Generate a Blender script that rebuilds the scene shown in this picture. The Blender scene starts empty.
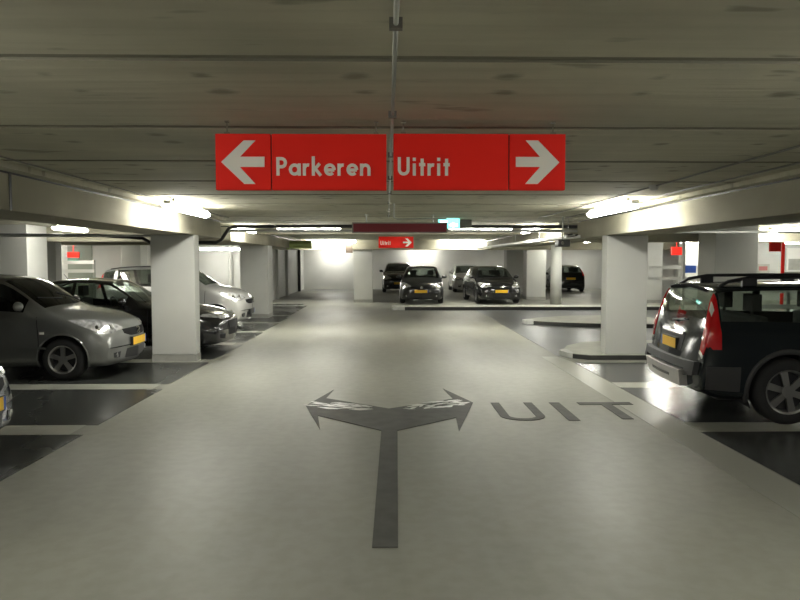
import bpy, bmesh, math, random
import numpy as np
from mathutils import Vector, Matrix
from mathutils.bvhtree import BVHTree
random.seed(7)
S = bpy.context.scene
C = S.collection
PI = math.pi

# ------------------------------------------------------------------ camera, world, exposure
cam_d = bpy.data.cameras.new('camera'); cam = bpy.data.objects.new('camera', cam_d); C.objects.link(cam)
cam_d.sensor_width = 36; cam_d.lens = 31.5; cam_d.clip_start = .05; cam_d.clip_end = 200
cam.location = (0, 0, 1.7)
cam.rotation_euler = (math.radians(90-3.27), 0, math.radians(-1.06))
S.camera = cam
world = bpy.data.worlds.new('world'); S.world = world; world.use_nodes = True
world.node_tree.nodes['Background'].inputs[0].default_value = (.8, .85, .75, 1)
world.node_tree.nodes['Background'].inputs[1].default_value = .03
S.view_settings.view_transform = 'Standard'; S.view_settings.look = 'None'
S.view_settings.gamma = 1; S.view_settings.use_curve_mapping = False
S.view_settings.exposure = 1.85
S.cycles.use_denoising = True
S.cycles.max_bounces = 8; S.cycles.diffuse_bounces = 4; S.cycles.glossy_bounces = 4; S.cycles.transparent_max_bounces = 12
S.cycles.sample_clamp_indirect = 6
LAMP = 22.0      # strength of every fluorescent tube

# ------------------------------------------------------------------ materials
def mat(name, col, rough=.5, metal=0., spec=.5, coat=0., var=0., scale=(1,1,1), vs=4., bump=0., emit=None, es=0., col2=None, coatr=.03):
    m = bpy.data.materials.new(name); m.use_nodes = True
    nt = m.node_tree; b = nt.nodes['Principled BSDF']
    b.inputs['Base Color'].default_value = (*col, 1); b.inputs['Roughness'].default_value = rough
    b.inputs['Metallic'].default_value = metal; b.inputs['Specular IOR Level'].default_value = spec
    b.inputs['Coat Weight'].default_value = coat; b.inputs['Coat Roughness'].default_value = coatr
    if emit: b.inputs['Emission Color'].default_value = (*emit, 1); b.inputs['Emission Strength'].default_value = es
    if var or bump:
        tc = nt.nodes.new('ShaderNodeTexCoord'); mp = nt.nodes.new('ShaderNodeMapping'); mp.inputs['Scale'].default_value = scale
        nt.links.new(tc.outputs['Object'], mp.inputs[0])
        n = nt.nodes.new('ShaderNodeTexNoise'); n.inputs['Scale'].default_value = vs; n.inputs['Detail'].default_value = 6
        nt.links.new(mp.outputs[0], n.inputs['Vector'])
        if var:
            r = nt.nodes.new('ShaderNodeValToRGB')
            c2 = col2 or tuple(max(0, c*(1-var)) for c in col)
            r.color_ramp.elements[0].position = .3; r.color_ramp.elements[1].position = .7
            r.color_ramp.elements[0].color = (*c2, 1); r.color_ramp.elements[1].color = (*[min(1, c*(1+var*.5)) for c in col], 1)
            nt.links.new(n.outputs['Fac'], r.inputs[0]); nt.links.new(r.outputs[0], b.inputs['Base Color'])
        if bump:
            bp = nt.nodes.new('ShaderNodeBump'); bp.inputs['Strength'].default_value = bump; bp.inputs['Distance'].default_value = .01
            nt.links.new(n.outputs['Fac'], bp.inputs['Height']); nt.links.new(bp.outputs[0], b.inputs['Normal'])
    return m

def concrete(name, base, dark, streak, spots=True):
    """cast concrete with board marks running along X, smudges and pores"""
    m = bpy.data.materials.new(name); m.use_nodes = True
    nt = m.node_tree; b = nt.nodes['Principled BSDF']; b.inputs['Roughness'].default_value = .85
    b.inputs['Specular IOR Level'].default_value = .25
    tc = nt.nodes.new('ShaderNodeTexCoord')
    def noise(sc, scale, det=5, lo=.35, hi=.65, dist=0):
        mp = nt.nodes.new('ShaderNodeMapping'); mp.inputs['Scale'].default_value = sc
        n = nt.nodes.new('ShaderNodeTexNoise'); n.inputs['Scale'].default_value = scale; n.inputs['Detail'].default_value = det
        n.inputs['Distortion'].default_value = dist
        mr = nt.nodes.new('ShaderNodeMapRange'); mr.inputs['From Min'].default_value = lo; mr.inputs['From Max'].default_value = hi
        nt.links.new(tc.outputs['Object'], mp.inputs[0]); nt.links.new(mp.outputs[0], n.inputs['Vector']); nt.links.new(n.outputs['Fac'], mr.inputs[0])
        return mr.outputs[0]
    def mix(f, a, c, k=1.):
        x = nt.nodes.new('ShaderNodeMix'); x.data_type = 'RGBA'
        mm = nt.nodes.new('ShaderNodeMath'); mm.operation = 'MULTIPLY'; mm.inputs[1].default_value = k; mm.use_clamp = True
        nt.links.new(f, mm.inputs[0]); nt.links.new(mm.outputs[0], x.inputs[0])
        if isinstance(a, tuple): x.inputs[6].default_value = (*a, 1)
        else: nt.links.new(a, x.inputs[6])
        x.inputs[7].default_value = (*c, 1); return x.outputs[2]
    c = mix(noise((1,1,1), 1.1), base, tuple(q*.78 for q in base))
    s1 = noise(streak, 2.2, 8, .4, .7)
    c = mix(s1, c, dark, .45)
    if spots:
        c = mix(noise((.9,2.6,1), 2.3, 2, .66, .72), c, tuple(q*.5 for q in dark), .6)
        sx = nt.nodes.new('ShaderNodeSeparateXYZ'); nt.links.new(tc.outputs['Object'], sx.inputs[0])
        def M_(op, a, b_=None, cl=False):
            k = nt.nodes.new('ShaderNodeMath'); k.operation = op; k.use_clamp = cl
            for i_, q_ in enumerate((a, b_)):
                if q_ is None: continue
                if isinstance(q_, (int, float)): k.inputs[i_].default_value = q_
                else: nt.links.new(q_, k.inputs[i_])
            return k.outputs[0]
        big = noise((1,1,1), 1.7, 2, .3, .7); fine = noise((1,3,1), 11, 3, .3, .7)
        for x0_, y0_ in ((-.14,3.10),(-.11,3.40)):      # tie marks left in the planks, in pairs every .67 m
            dx = M_('MULTIPLY', M_('SUBTRACT', M_('FRACT', M_('ADD', M_('DIVIDE', M_('SUBTRACT', sx.outputs[0], x0_), .67), 100.5)), .5), .67/.055)
            dy = M_('MULTIPLY', M_('SUBTRACT', M_('FRACT', M_('ADD', M_('DIVIDE', M_('SUBTRACT', sx.outputs[1], y0_), 1.45), 100.5)), .5), 1.45/.05)
            d_ = M_('SQRT', M_('ADD', M_('MULTIPLY', dx, dx), M_('MULTIPLY', dy, dy)))
            d_ = M_('ADD', M_('ADD', d_, M_('MULTIPLY', big, 1.1)), M_('MULTIPLY', fine, .7))
            c = mix(M_('SUBTRACT', 2.15, d_, True), c, tuple(q*.55 for q in dark), .75)
    nt.links.new(c, b.inputs['Base Color'])
    bp = nt.nodes.new('ShaderNodeBump'); bp.inputs['Strength'].default_value = .35; bp.inputs['Distance'].default_value = .01
    nt.links.new(s1, bp.inputs['Height']); nt.links.new(bp.outputs[0], b.inputs['Normal'])
    return m

def floor_mat(name, base, dark, rough, spec=.5):
    m = bpy.data.materials.new(name); m.use_nodes = True
    nt = m.node_tree; b = nt.nodes['Principled BSDF']; b.inputs['Specular IOR Level'].default_value = spec
    tc = nt.nodes.new('ShaderNodeTexCoord')
    def n(sc, scale, lo, hi, det=5):
        mp = nt.nodes.new('ShaderNodeMapping'); mp.inputs['Scale'].default_value = sc
        x = nt.nodes.new('ShaderNodeTexNoise'); x.inputs['Scale'].default_value = scale; x.inputs['Detail'].default_value = det
        mr = nt.nodes.new('ShaderNodeMapRange'); mr.inputs['From Min'].default_value = lo; mr.inputs['From Max'].default_value = hi
        nt.links.new(tc.outputs['Object'], mp.inputs[0]); nt.links.new(mp.outputs[0], x.inputs['Vector']); nt.links.new(x.outputs['Fac'], mr.inputs[0])
        return mr.outputs[0]
    a = n((1,.5,1), .55, .35, .65); q = n((1,1,1), 9, .4, .62); w = n((2.2,.25,1), 1.4, .45, .75)
    x1 = nt.nodes.new('ShaderNodeMix'); x1.data_type = 'RGBA'; x1.inputs[6].default_value = (*base, 1); x1.inputs[7].default_value = (*dark, 1)
    ad = nt.nodes.new('ShaderNodeMath'); ad.operation = 'MULTIPLY_ADD'; ad.inputs[1].default_value = .35
    m2 = nt.nodes.new('ShaderNodeMath'); m2.operation = 'MULTIPLY'; m2.inputs[1].default_value = .4
    nt.links.new(w, m2.inputs[0]); nt.links.new(q, ad.inputs[0]); nt.links.new(m2.outputs[0], ad.inputs[2])
    a2 = nt.nodes.new('ShaderNodeMath'); a2.operation = 'MULTIPLY_ADD'; a2.inputs[1].default_value = .4; a2.use_clamp = True
    nt.links.new(a, a2.inputs[0]); nt.links.new(ad.outputs[0], a2.inputs[2]); nt.links.new(a2.outputs[0], x1.inputs[0])
    nt.links.new(x1.outputs[2], b.inputs['Base Color'])
    rr = nt.nodes.new('ShaderNodeMapRange'); rr.inputs['To Min'].default_value = rough*.94; rr.inputs['To Max'].default_value = rough*1.08
    nt.links.new(a, rr.inputs[0]); nt.links.new(rr.outputs[0], b.inputs['Roughness'])
    bp = nt.nodes.new('ShaderNodeBump'); bp.inputs['Strength'].default_value = .08; bp.inputs['Distance'].default_value = .004
    nt.links.new(q, bp.inputs['Height']); nt.links.new(bp.outputs[0], b.inputs['Normal'])
    return m

def glass_mat(name, tint):
    m = bpy.data.materials.new(name); m.use_nodes = True; nt = m.node_tree
    nt.nodes.remove(nt.nodes['Principled BSDF']); out = nt.nodes['Material Output']
    t = nt.nodes.new('ShaderNodeBsdfTransparent'); t.inputs[0].default_value = (*tint, 1)
    g = nt.nodes.new('ShaderNodeBsdfGlossy'); g.inputs['Roughness'].default_value = .02; g.inputs[0].default_value = (1,1,1,1)
    lw = nt.nodes.new('ShaderNodeLayerWeight'); lw.inputs[0].default_value = .5
    p = nt.nodes.new('ShaderNodeMath'); p.operation = 'POWER'; p.inputs[1].default_value = 4
    ma = nt.nodes.new('ShaderNodeMath'); ma.operation = 'MULTIPLY_ADD'; ma.inputs[1].default_value = .9; ma.inputs[2].default_value = .05; ma.use_clamp = True
    mx = nt.nodes.new('ShaderNodeMixShader')
    nt.links.new(lw.outputs['Facing'], p.inputs[0]); nt.links.new(p.outputs[0], ma.inputs[0]); nt.links.new(ma.outputs[0], mx.inputs[0])
    nt.links.new(t.outputs[0], mx.inputs[1]); nt.links.new(g.outputs[0], mx.inputs[2]); nt.links.new(mx.outputs[0], out.inputs[0])
    return m

def paint(name, col, metal=.5, rough=.35, coat=1.):
    """car paint outside, dark trim on the inner side of the shell"""
    m = mat(name, col, rough, metal, coat=coat); nt = m.node_tree; b = nt.nodes['Principled BSDF']
    d = nt.nodes.new('ShaderNodeBsdfDiffuse'); d.inputs[0].default_value = (.03,.03,.032,1)
    g = nt.nodes.new('ShaderNodeNewGeometry'); mx = nt.nodes.new('ShaderNodeMixShader')
    nt.links.new(g.outputs['Backfacing'], mx.inputs[0]); nt.links.new(b.outputs[0], mx.inputs[1]); nt.links.new(d.outputs[0], mx.inputs[2])
    nt.links.new(mx.outputs[0], nt.nodes['Material Output'].inputs[0])
    return m

M = dict(
    ceiling=concrete('ceiling_concrete', (.58,.56,.44), (.38,.365,.275), (.35,5,1)),
    beam=concrete('beam_concrete', (.43,.41,.32), (.33,.315,.235), (1.5,.6,3), False),
    floor=floor_mat('floor_epoxy', (.245,.245,.21), (.19,.19,.16), .46, .3),
    edge=mat('floor_edge_band', (.245,.245,.21), .3, spec=.4),
    stripe=floor_mat('bay_line_paint', (.32,.32,.275), (.27,.27,.23), .32),
    bay=floor_mat('dark_bay_paint', (.040,.042,.038), (.028,.03,.028), .27, .35),
    bayg=floor_mat('glossy_dark_bay_paint', (.05,.052,.05), (.04,.042,.04), .21, .55),
    stripeg=floor_mat('glossy_bay_line_paint', (.33,.33,.285), (.28,.28,.24), .2, .6),
    lane=floor_mat('grey_lane_paint', (.105,.11,.112), (.085,.09,.092), .36),
    mark=mat('marking_tape', (.075,.075,.068), .6, spec=.15, var=.25, vs=6),
    scuffsheen=mat('scuff_sheen', (.42,.42,.39), .3, var=.65, vs=7, scale=(1,4,1), col2=(.17,.17,.16)),  # pale tone painting lamp sheen and scuffs on the arrow arms
    white=mat('white_paint', (.50,.505,.475), .55, var=.05, vs=2, bump=.08),
    wall=mat('white_wall', (.56,.56,.535), .6, var=.07, vs=1.2),
    plinth=mat('grey_plinth_paint', (.33,.33,.30), .5, var=.15, vs=5),
    black=mat('black_paint', (.02,.02,.02), .45),
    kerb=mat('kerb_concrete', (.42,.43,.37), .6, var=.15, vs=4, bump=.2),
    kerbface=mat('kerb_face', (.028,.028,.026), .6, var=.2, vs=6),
    red=mat('sign_red', (.82,.022,.014), .6, spec=.15),
    redd=mat('led_sign_face', (.13,.012,.018), .3),
    signwhite=mat('sign_white', (.78,.76,.70), .5),
    alu=mat('brushed_metal', (.55,.55,.53), .35, 1.),
    galv=mat('galvanised_steel', (.42,.43,.40), .45, .8),
    trayw=mat('white_tray', (.75,.76,.72), .5),
    conduit=mat('grey_conduit', (.16,.155,.135), .5),
    green=mat('green_plastic', (.42,.52,.18), .45),
    brown=mat('brown_box', (.12,.09,.065), .6),
    grille=mat('grille_mesh', (.012,.012,.013), .75, spec=.15),
    blackp=mat('black_plastic', (.018,.018,.02), .4),
    tyre=mat('tyre_rubber', (.013,.013,.013), .75),
    rim=mat('alloy', (.36,.36,.35), .3, .8),
    chrome=mat('chrome', (.75,.75,.75), .12, 1.),
    lamp=mat('headlamp_reflector', (.85,.87,.88), .14, .6, coat=1., var=.6, vs=14, bump=.6),
    redlamp=mat('tail_lamp_red', (.60,.008,.012), .15, coat=1., emit=(.8,.01,.01), es=.0),
    clearlamp=mat('lamp_clear', (.75,.72,.68), .15, coat=1.),
    amber=mat('lamp_amber', (.7,.25,.03), .2, coat=1.),
    plate=mat('yellow_plate', (.85,.50,.02), .4),
    cabin=mat('cabin_trim', (.03,.03,.032), .8),
    seat=mat('seat_fabric', (.05,.05,.052), .85, var=.2, vs=20),
    glass=glass_mat('car_glass', (.42,.46,.43)),
    glassl=glass_mat('clear_car_glass', (.66,.72,.67)),
    glassd=glass_mat('car_glass_dark', (.12,.13,.13)),
    glassc=glass_mat('lamp_glass', (.92,.94,.95)),
    tube=mat('fluorescent_tube', (1,1,1), .5, emit=(1.0,.985,.90), es=LAMP),
    housing=mat('lamp_housing', (.70,.70,.66), .5),
    exit=mat('exit_face', (.1,.5,.42), .4, emit=(.12,.75,.62), es=1.3),
    exitw=mat('exit_symbol', (.8,1,.95), .4, emit=(.7,1,.92), es=2.2),
    cladding=mat('grey_cladding', (.035,.035,.036), .6),
    skid=mat('skid_plate', (.52,.51,.50), .45, .3),
    blue=mat('blue_print', (.05,.12,.5), .4),
    glow=mat('window_panel', (.6,.65,.75), .3),
    greensign=mat('green_print', (.08,.35,.2), .5),
)

# ------------------------------------------------------------------ helpers
class MB:
    def __init__(s): s.v = []; s.f = []
    def add(s, v, f):
        n = len(s.v); s.v += [tuple(p) for p in v]; s.f += [tuple(i+n for i in q) for q in f]; return s
    def box(s, x0, x1, y0, y1, z0, z1):
        v = [(x,y,z) for z in (z0,z1) for y in (y0,y1) for x in (x0,x1)]
        return s.add(v, [(0,2,3,1),(4,5,7,6),(0,1,5,4),(2,6,7,3),(0,4,6,2),(1,3,7,5)])
    def cyl(s, p, q, r, n=12, r2=None):
        p = Vector(p); q = Vector(q); r2 = r if r2 is None else r2
        d = (q-p).normalized(); a = d.orthogonal().normalized(); b = d.cross(a)
        v = [p+(a*math.cos(t)+b*math.sin(t))*r for t in [2*PI*i/n for i in range(n)]] + [q+(a*math.cos(t)+b*math.sin(t))*r2 for t in [2*PI*i/n for i in range(n)]]
        f = [(i,(i+1)%n,n+(i+1)%n,n+i) for i in range(n)] + [tuple(range(n-1,-1,-1)), tuple(range(n,2*n))]
        return s.add(v, f)
    def tube(s, pts, r, n=8):
        pts = [Vector(p) for p in pts]; rings = []; a = None
        for i, p in enumerate(pts):
            d = (pts[min(i+1,len(pts)-1)]-pts[max(i-1,0)]).normalized()
            a = d.orthogonal().normalized() if a is None else (a-d*a.dot(d)).normalized()
            b = d.cross(a); rings.append([p+(a*math.cos(2*PI*k/n)+b*math.sin(2*PI*k/n))*r for k in range(n)])
        v = [q for rg in rings for q in rg]; f = []
        for i in range(len(pts)-1):
            for k in range(n): f.append((i*n+k, i*n+(k+1)%n, (i+1)*n+(k+1)%n, (i+1)*n+k))
        f += [tuple(range(n-1,-1,-1)), tuple((len(pts)-1)*n+k for k in range(n))]
        return s.add(v, f)
    def prism(s, poly, z0, z1):
        n = len(poly)
        ar = sum(poly[i][0]*poly[(i+1)%n][1]-poly[(i+1)%n][0]*poly[i][1] for i in range(n))
        if ar < 0: poly = poly[::-1]
        v = [(x,y,z0) for x,y in poly] + [(x,y,z1) for x,y in poly]
        return s.add(v, [tuple(range(n-1,-1,-1)), tuple(range(n,2*n))] + [(i,(i+1)%n,n+(i+1)%n,n+i) for i in range(n)])
    def prism_y(s, poly, y0, y1):
        """outline in x,z extruded along y"""
        t = MB().prism([(x, z) for x, z in poly], 0, 1)
        return s.add([(x, y0 + (y1-y0)*(1-h), z) for x, z, h in t.v], t.f)
    def build(s, name, m, parent=None, smooth=False, bevel=0, loc=None):
        me = bpy.data.meshes.new(name); me.from_pydata(s.v, [], s.f); me.validate()
        if smooth: me.polygons.foreach_set('use_smooth', [True]*len(me.polygons))
        me.materials.append(m); o = bpy.data.objects.new(name, me); C.objects.link(o)
        if parent: o.parent = parent
        if loc: o.location = loc
        if bevel:
            b = o.modifiers.new('bevel', 'BEVEL'); b.width = bevel; b.segments = 2; b.limit_method = 'ANGLE'
        return o
def tag(o, label, cat, group=None, kind=None):
    o['label'] = label; o['category'] = cat
    if group: o['group'] = group
    if kind: o['kind'] = kind
    return o
def struct(o, label=None, cat=None):
    o['kind'] = 'structure'
    if label: o['label'] = label
    if cat: o['category'] = cat
    return o
def thing(name, label, cat, loc=(0,0,0), rz=0, group=None):
    o = bpy.data.objects.new(name, None); C.objects.link(o); o.location = loc; o.rotation_euler = (0,0,rz)
    o.empty_display_size = .2
    return tag(o, label, cat, group)

# ------------------------------------------------------------------ room shell
fl = struct(MB().box(-22,22,-10,45,-.2,0).build('floor', M['floor']), 'light grey epoxy garage floor', 'floor')
# ceiling: cast planks across the lane with a V joint every 1.45 m
cb = MB(); joints = [-10] + [1.39+1.45*k for k in range(-7, 30)] + [45]; slot = []
for a, b in zip(joints[:-1], joints[1:]):
    g = .042
    cb.add([(-22,a+g,2.5),(22,a+g,2.5),(22,b-g,2.5),(-22,b-g,2.5)], [(0,3,2,1)])
    slot += range(len(cb.f), len(cb.f)+3)
    cb.add([(-22,b-g,2.5),(22,b-g,2.5),(22,b-g,2.512),(-22,b-g,2.512),(-22,b+g,2.512),(22,b+g,2.512),(22,b+g,2.5),(-22,b+g,2.5)], [(0,3,2,1),(3,4,5,2),(4,7,6,5)])
cb.box(-22,22,-10,45,2.6,2.7)
co = struct(cb.build('ceiling', M['ceiling']), 'board marked grey concrete ceiling of cast planks', 'ceiling')
co.data.materials.append(mat('joint_filler', (.25,.24,.185), .9))  # darker filler on the joint faces between planks
for k in slot: co.data.polygons[k].material_index = 1
for nm, bx, lb in (('wall_front', (-4.85,22,41,41.3,0,2.6), 'white far end wall of the garage behind the parked cars'),
                   ('wall_back', (-22,22,-10.3,-10,0,2.6), 'wall behind the viewer'),
                   ('wall_left', (-22.3,-22,-10,45,0,2.6), 'outer wall left of the parked cars'),
                   ('wall_right', (22,22.3,-10,45,0,2.6), 'outer wall right of the parked cars'),
                   ('wall_side', (-5.1,-4.85,28.2,41.3,0,2.6), 'white side wall running to the far corner'),
                   ('wall_left_rear', (-22,-4.85,27.95,28.2,0,2.6), 'white wall behind the silver compact car')):
    struct(MB().box(*bx).build(nm, M['wall']), lb, 'wall')
struct(MB().box(11.5,22,29.5,29.75,0,2.6).build('wall_right_rear', M['wall']), 'white wall behind the dark estate car', 'wall')
# pilasters on the side wall
for i, y in enumerate((30.6, 33.6, 38.2)):
    struct(MB().box(-4.87,-4.74,y,y+.35,0,2.5).build('trim_%d' % (i+1), M['white']), 'narrow upright strip on the white side wall', 'wall strip')

# pillars
def pillar(x0, x1, y0, y1, label, zt=2.5, z0=0, plinth=M['plinth'], ph=.12):
    o = struct(MB().box(x0,x1,y0,y1,z0+ph,zt).build('pillar', M['white'], bevel=.012), label, 'pillar')
    if ph: MB().box(x0-.004,x1+.004,y0-.004,y1+.004,z0,z0+ph).build('plinth', plinth, o)
    return o
pillar(-3.93,-3.20,11.72,12.0, 'square white pillar between the grey hatchback and the black coupe', zt=2.12)
pillar(3.72,4.42,11.80,12.08, 'square white pillar on the low kerb island beside the dark estate car', zt=2.12, z0=.085, ph=0.004)
pillar(-4.28,-3.47,20.5,21.3, 'square white pillar beyond the nose of the silver compact car')
pillar(-1.33,-.58,28.0,28.75, 'square white pillar standing alone in the lane left of the parked dark cars')
pillar(-8.73,-8.13,16.0,16.95, 'grey white pillar above the roof of the grey hatchback')
pillar(-11.6,-10.3,22.0,22.4, 'broad white pillar behind the black coupe')
pillar(7.55,8.55,16.0,16.9, 'wide grey white pillar behind the roof of the dark estate car')
pillar(6.0,6.83,30.0,30.8, 'square white pillar right of the parked black hatchback')
pillar(5.9,6.8,34.5,35.3, 'white pillar deeper in the garage behind the black hatchback')
pillar(10.15,10.9,27.5,28.3, 'white pillar seen just right of the kerb island pillar')
pillar(11.3,12.1,26.4,27.0, 'white pillar behind the pole with the red sign')
pillar(-9.6,-8.9,25.5,26.2, 'white pillar behind the black coupe near the wall shelves')
o = struct(MB().cyl((6.52,26.9,0),(6.52,26.9,2.5),.215,28).build('column', M['white'], smooth=False), 'round white column behind the long kerb', 'column')
for p in o.data.polygons: p.use_smooth = len(p.vertices) == 4

# beams
def beam(x0, x1, y0, y1, z0, z1, label):
    o = struct(MB().box(x0,x1,y0,y1,z0,z1).build('beam', M['beam'], bevel=.008), label, 'beam'); return o
def long_beam(side, inner, outer, y0, y1, label, joints=()):
    s = side
    a, b = sorted((s*inner, s*outer))
    o = beam(a, b, y0, y1, 2.12, 2.43, label)
    a, b = sorted((s*(inner+.02), s*outer)); MB().box(a,b,y0,y1,2.43,2.45).build('joint', M['black'], o)
    a, b = sorted((s*(inner-.11), s*outer)); MB().box(a,b,y0,y1,2.45,2.5).build('bearing_strip', M['ceiling'], o)
    for y in joints:
        a, b = sorted((s*(inner-.004), s*(inner+.01))); MB().box(a,b,y-.02,y+.02,2.12,2.43).build('seam', M['black'], o)
    return o
long_beam(-1, 3.2, 3.95, -10, 13.6, 'long concrete ceiling beam over the left row of cars', (6.05,-1.2))
long_beam(1, 3.70, 4.5, -10, 13.6, 'long concrete ceiling beam over the dark estate car', (-1.2,))
long_beam(-1, 3.45, 4.3, 15.6, 27.9, 'ceiling beam beyond the gap on the silver compact car side')
long_beam(1, 3.85, 4.6, 15.2, 27.9, 'ceiling beam beyond the gap on the exit lane side')
beam(-4.3,14,27.9,28.8,2.11,2.5,'concrete cross beam above the far parked cars')
beam(-22,-3.97,17.0,17.5,2.14,2.5,'cross beam over the left parking row')
beam(4.52,22,17.0,17.5,2.14,2.5,'cross beam over the right parking row')
beam(-22,-3.97,23.6,24.1,2.2,2.5,'second cross beam over the left parking row')
beam(-3.43,3.83,18.6,18.9,2.38,2.5,'shallow grey cross rib above the lane behind the long dark red display')

# painted floor markings, thin coats lying on the floor
T = .003
def paintpatch(name, poly, m, z=T): return MB().prism(poly, -.001, z).build(name, m, fl)
pitch = 2.405; c0 = 6.985
lines_y = [c0+pitch*k for k in range(-4, 9)]
hw = .20
for side in (-1, 1):
    for i in range(len(lines_y)-1):
        a, b = lines_y[i]+hw, lines_y[i+1]-hw
        if side == 1 and a > 11.5: continue
        xa = 2.98 if side < 0 else 3.12
        if side == 1 and i == 5: b = 11.45
        pts = [(side*xa, a), (side*8.1, a), (side*8.1, b), (side*(xa-.02), b)]
        if side < 0 and 5 < i < 10: pts = [(-2.95, a), (-8.1, a), (-8.1, b), (-2.9, b)]
        paintpatch('dark_bay', pts, M['bay'] if side < 0 else M['bayg'])
    for k, y in enumerate(lines_y):
        if side == 1 and y > 11: continue
        a, b = sorted((side*3.1, side*8.1))
        paintpatch('bay_line', [(a,y-hw),(b,y-hw),(b,y+hw),(a,y+hw)], M['stripe'] if side < 0 else M['stripeg'], T*.8)
paintpatch('exit_lane', [(3.02,12.3),(3.05,22.9),(3.0,23.5),(22,23.5),(22,11.9),(3.5,11.9)], M['lane'])
paintpatch('lane_edge_band', [(2.72,-9),(3.09,-9),(3.09,11.6),(2.98,12.2),(2.72,12.2)], M['edge'], T*.7)
paintpatch('far_dark_bay', [(-4.6,26.3),(-3.2,26.3),(-3.2,27.2),(-4.7,27.2)], M['bay'])
paintpatch('far_dark_bay', [(-4.8,38.6),(-2.2,38.6),(-2.2,40.9),(-4.8,40.9)], M['lane'])

# pixel -> floor point of the photograph, for tracing what is painted on the ground
Rm = cam.rotation_euler.to_matrix()
def fp(px, py, z=0):
    d = Rm @ Vector(((px-400)/700, (300-py)/700, -1)); t = (z-1.7)/d.z
    return (d.x*t, d.y*t)
ar = [(372,548),(398,548),(397,430),(455,418),(459,432),(473,403),(445,389),(452,399),(389,409),(325,398),(332,390),(306,406),(319,430),(318,416),(381,431)]
stem = [(372,548),(398,548),(397.5,428),(389,420),(381.5,429)]
armL = [(381.5,431),(389,424),(389,409),(326,398.5),(318,416)]
armR = [(397.5,431),(389,424),(389,409),(453,399),(456,418)]
headL = [(318,416),(320,430),(306,406),(334,390),(326,398.5)]
headR = [(456,418),(459,432),(473,403),(443,389),(453,399)]
mk = MB()
for k, p in enumerate((stem, armL, armR, headL, headR)): mk.prism([fp(*q) for q in p], .0015+.0001*k, .0058+.0003*k)
mk.build('direction_arrow', M['mark'], fl)
streaks = MB()  # pale streaks paint the lamp sheen and scuffs onto the arrow arms
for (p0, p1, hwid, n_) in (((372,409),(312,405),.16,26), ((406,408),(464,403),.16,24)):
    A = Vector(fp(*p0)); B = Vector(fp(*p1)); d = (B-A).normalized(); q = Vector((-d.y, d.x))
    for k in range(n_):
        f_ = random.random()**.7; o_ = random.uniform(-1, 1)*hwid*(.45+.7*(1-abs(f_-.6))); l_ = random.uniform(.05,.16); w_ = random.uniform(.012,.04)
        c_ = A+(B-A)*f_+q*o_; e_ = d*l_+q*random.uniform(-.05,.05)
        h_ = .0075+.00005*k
        streaks.prism([tuple(c_-e_-q*w_*.3), tuple(c_+e_*.2-q*w_), tuple(c_+e_), tuple(c_+q*w_)], .006, h_)
streaks.build('scuff_sheen_streaks', M['scuffsheen'], fl)
lt = MB()
def flat(x0,x1,y0,y1): lt.box(x0,x1,y0,y1,.002,.006)
ya, yb = fp(500,421)[1], fp(500,403)[1]
x = fp(493,403)[0]
n = 10; ux0, ux1, st = x-.03, x+.46, .10; r = (ux1-ux0)/2; cx = (ux0+ux1)/2; ry = .22
for k in range(n):
    a0, a1 = PI+PI*k/n, PI+PI*(k+1)/n; yc = ya+ry
    lt.prism([(cx+r*math.cos(a0), yc+ry*math.sin(a0)),(cx+r*math.cos(a1), yc+ry*math.sin(a1)),(cx+(r-st)*math.cos(a1), yc+(ry-st)*math.sin(a1)),(cx+(r-st)*math.cos(a0), yc+(ry-st)*math.sin(a0))], .002,.006)
flat(ux0,ux0+st,ya+ry,yb); flat(ux1-st,ux1,ya+ry,yb)
x = fp(549,403)[0]; flat(x,x+.12,ya,yb)
x0, x1 = fp(577,403)[0], fp(630,403)[0]; flat(x0,x1,yb-.14,yb); xm = (x0+x1)/2; flat(xm-.06,xm+.06,ya+.05,yb-.14)
lt.build('floor_lettering', M['mark'], fl)

# kerb islands
def island(name, poly, h, label, tip=None):
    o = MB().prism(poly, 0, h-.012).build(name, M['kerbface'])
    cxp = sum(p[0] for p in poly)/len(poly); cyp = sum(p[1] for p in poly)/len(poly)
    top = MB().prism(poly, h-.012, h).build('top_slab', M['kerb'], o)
    if tip: MB().prism(tip, 0, h+.004).build('white_nose_stone', M['white'], o, bevel=.01)
    return tag(o, label, 'kerb', kind='structure')
island('kerb', [(.2,23.7),(.28,23.6),(9.5,23.6),(9.5,24.5),(.45,24.5),(.2,24.2)], .12, 'long low kerb in front of the two dark hatchbacks', [(.16,23.66),(.22,23.58),(.6,23.58),(.6,24.52),(.3,24.52),(.16,24.3)])
island('kerb', [(3.72,18.7),(3.85,18.3),(4.3,17.9),(5.3,17.45),(7.3,17.15),(7.3,20.1),(5.2,19.9),(4.2,19.3)], .11, 'pointed kerb island in the exit lane', [(3.62,18.66),(3.68,18.42),(3.84,18.28),(3.92,18.36),(3.92,18.8),(3.82,18.84)])
island('kerb', [(3.12,12.35),(3.2,12.0),(3.45,11.78),(7.4,11.76),(7.4,13.9),(4.6,13.9),(3.9,13.7),(3.4,13.1)], .09, 'rounded kerb island carrying the square white pillar beside the estate car', [(3.08,12.40),(3.13,12.06),(3.20,11.97),(3.25,12.05),(3.25,12.55),(3.18,12.58)])

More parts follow.
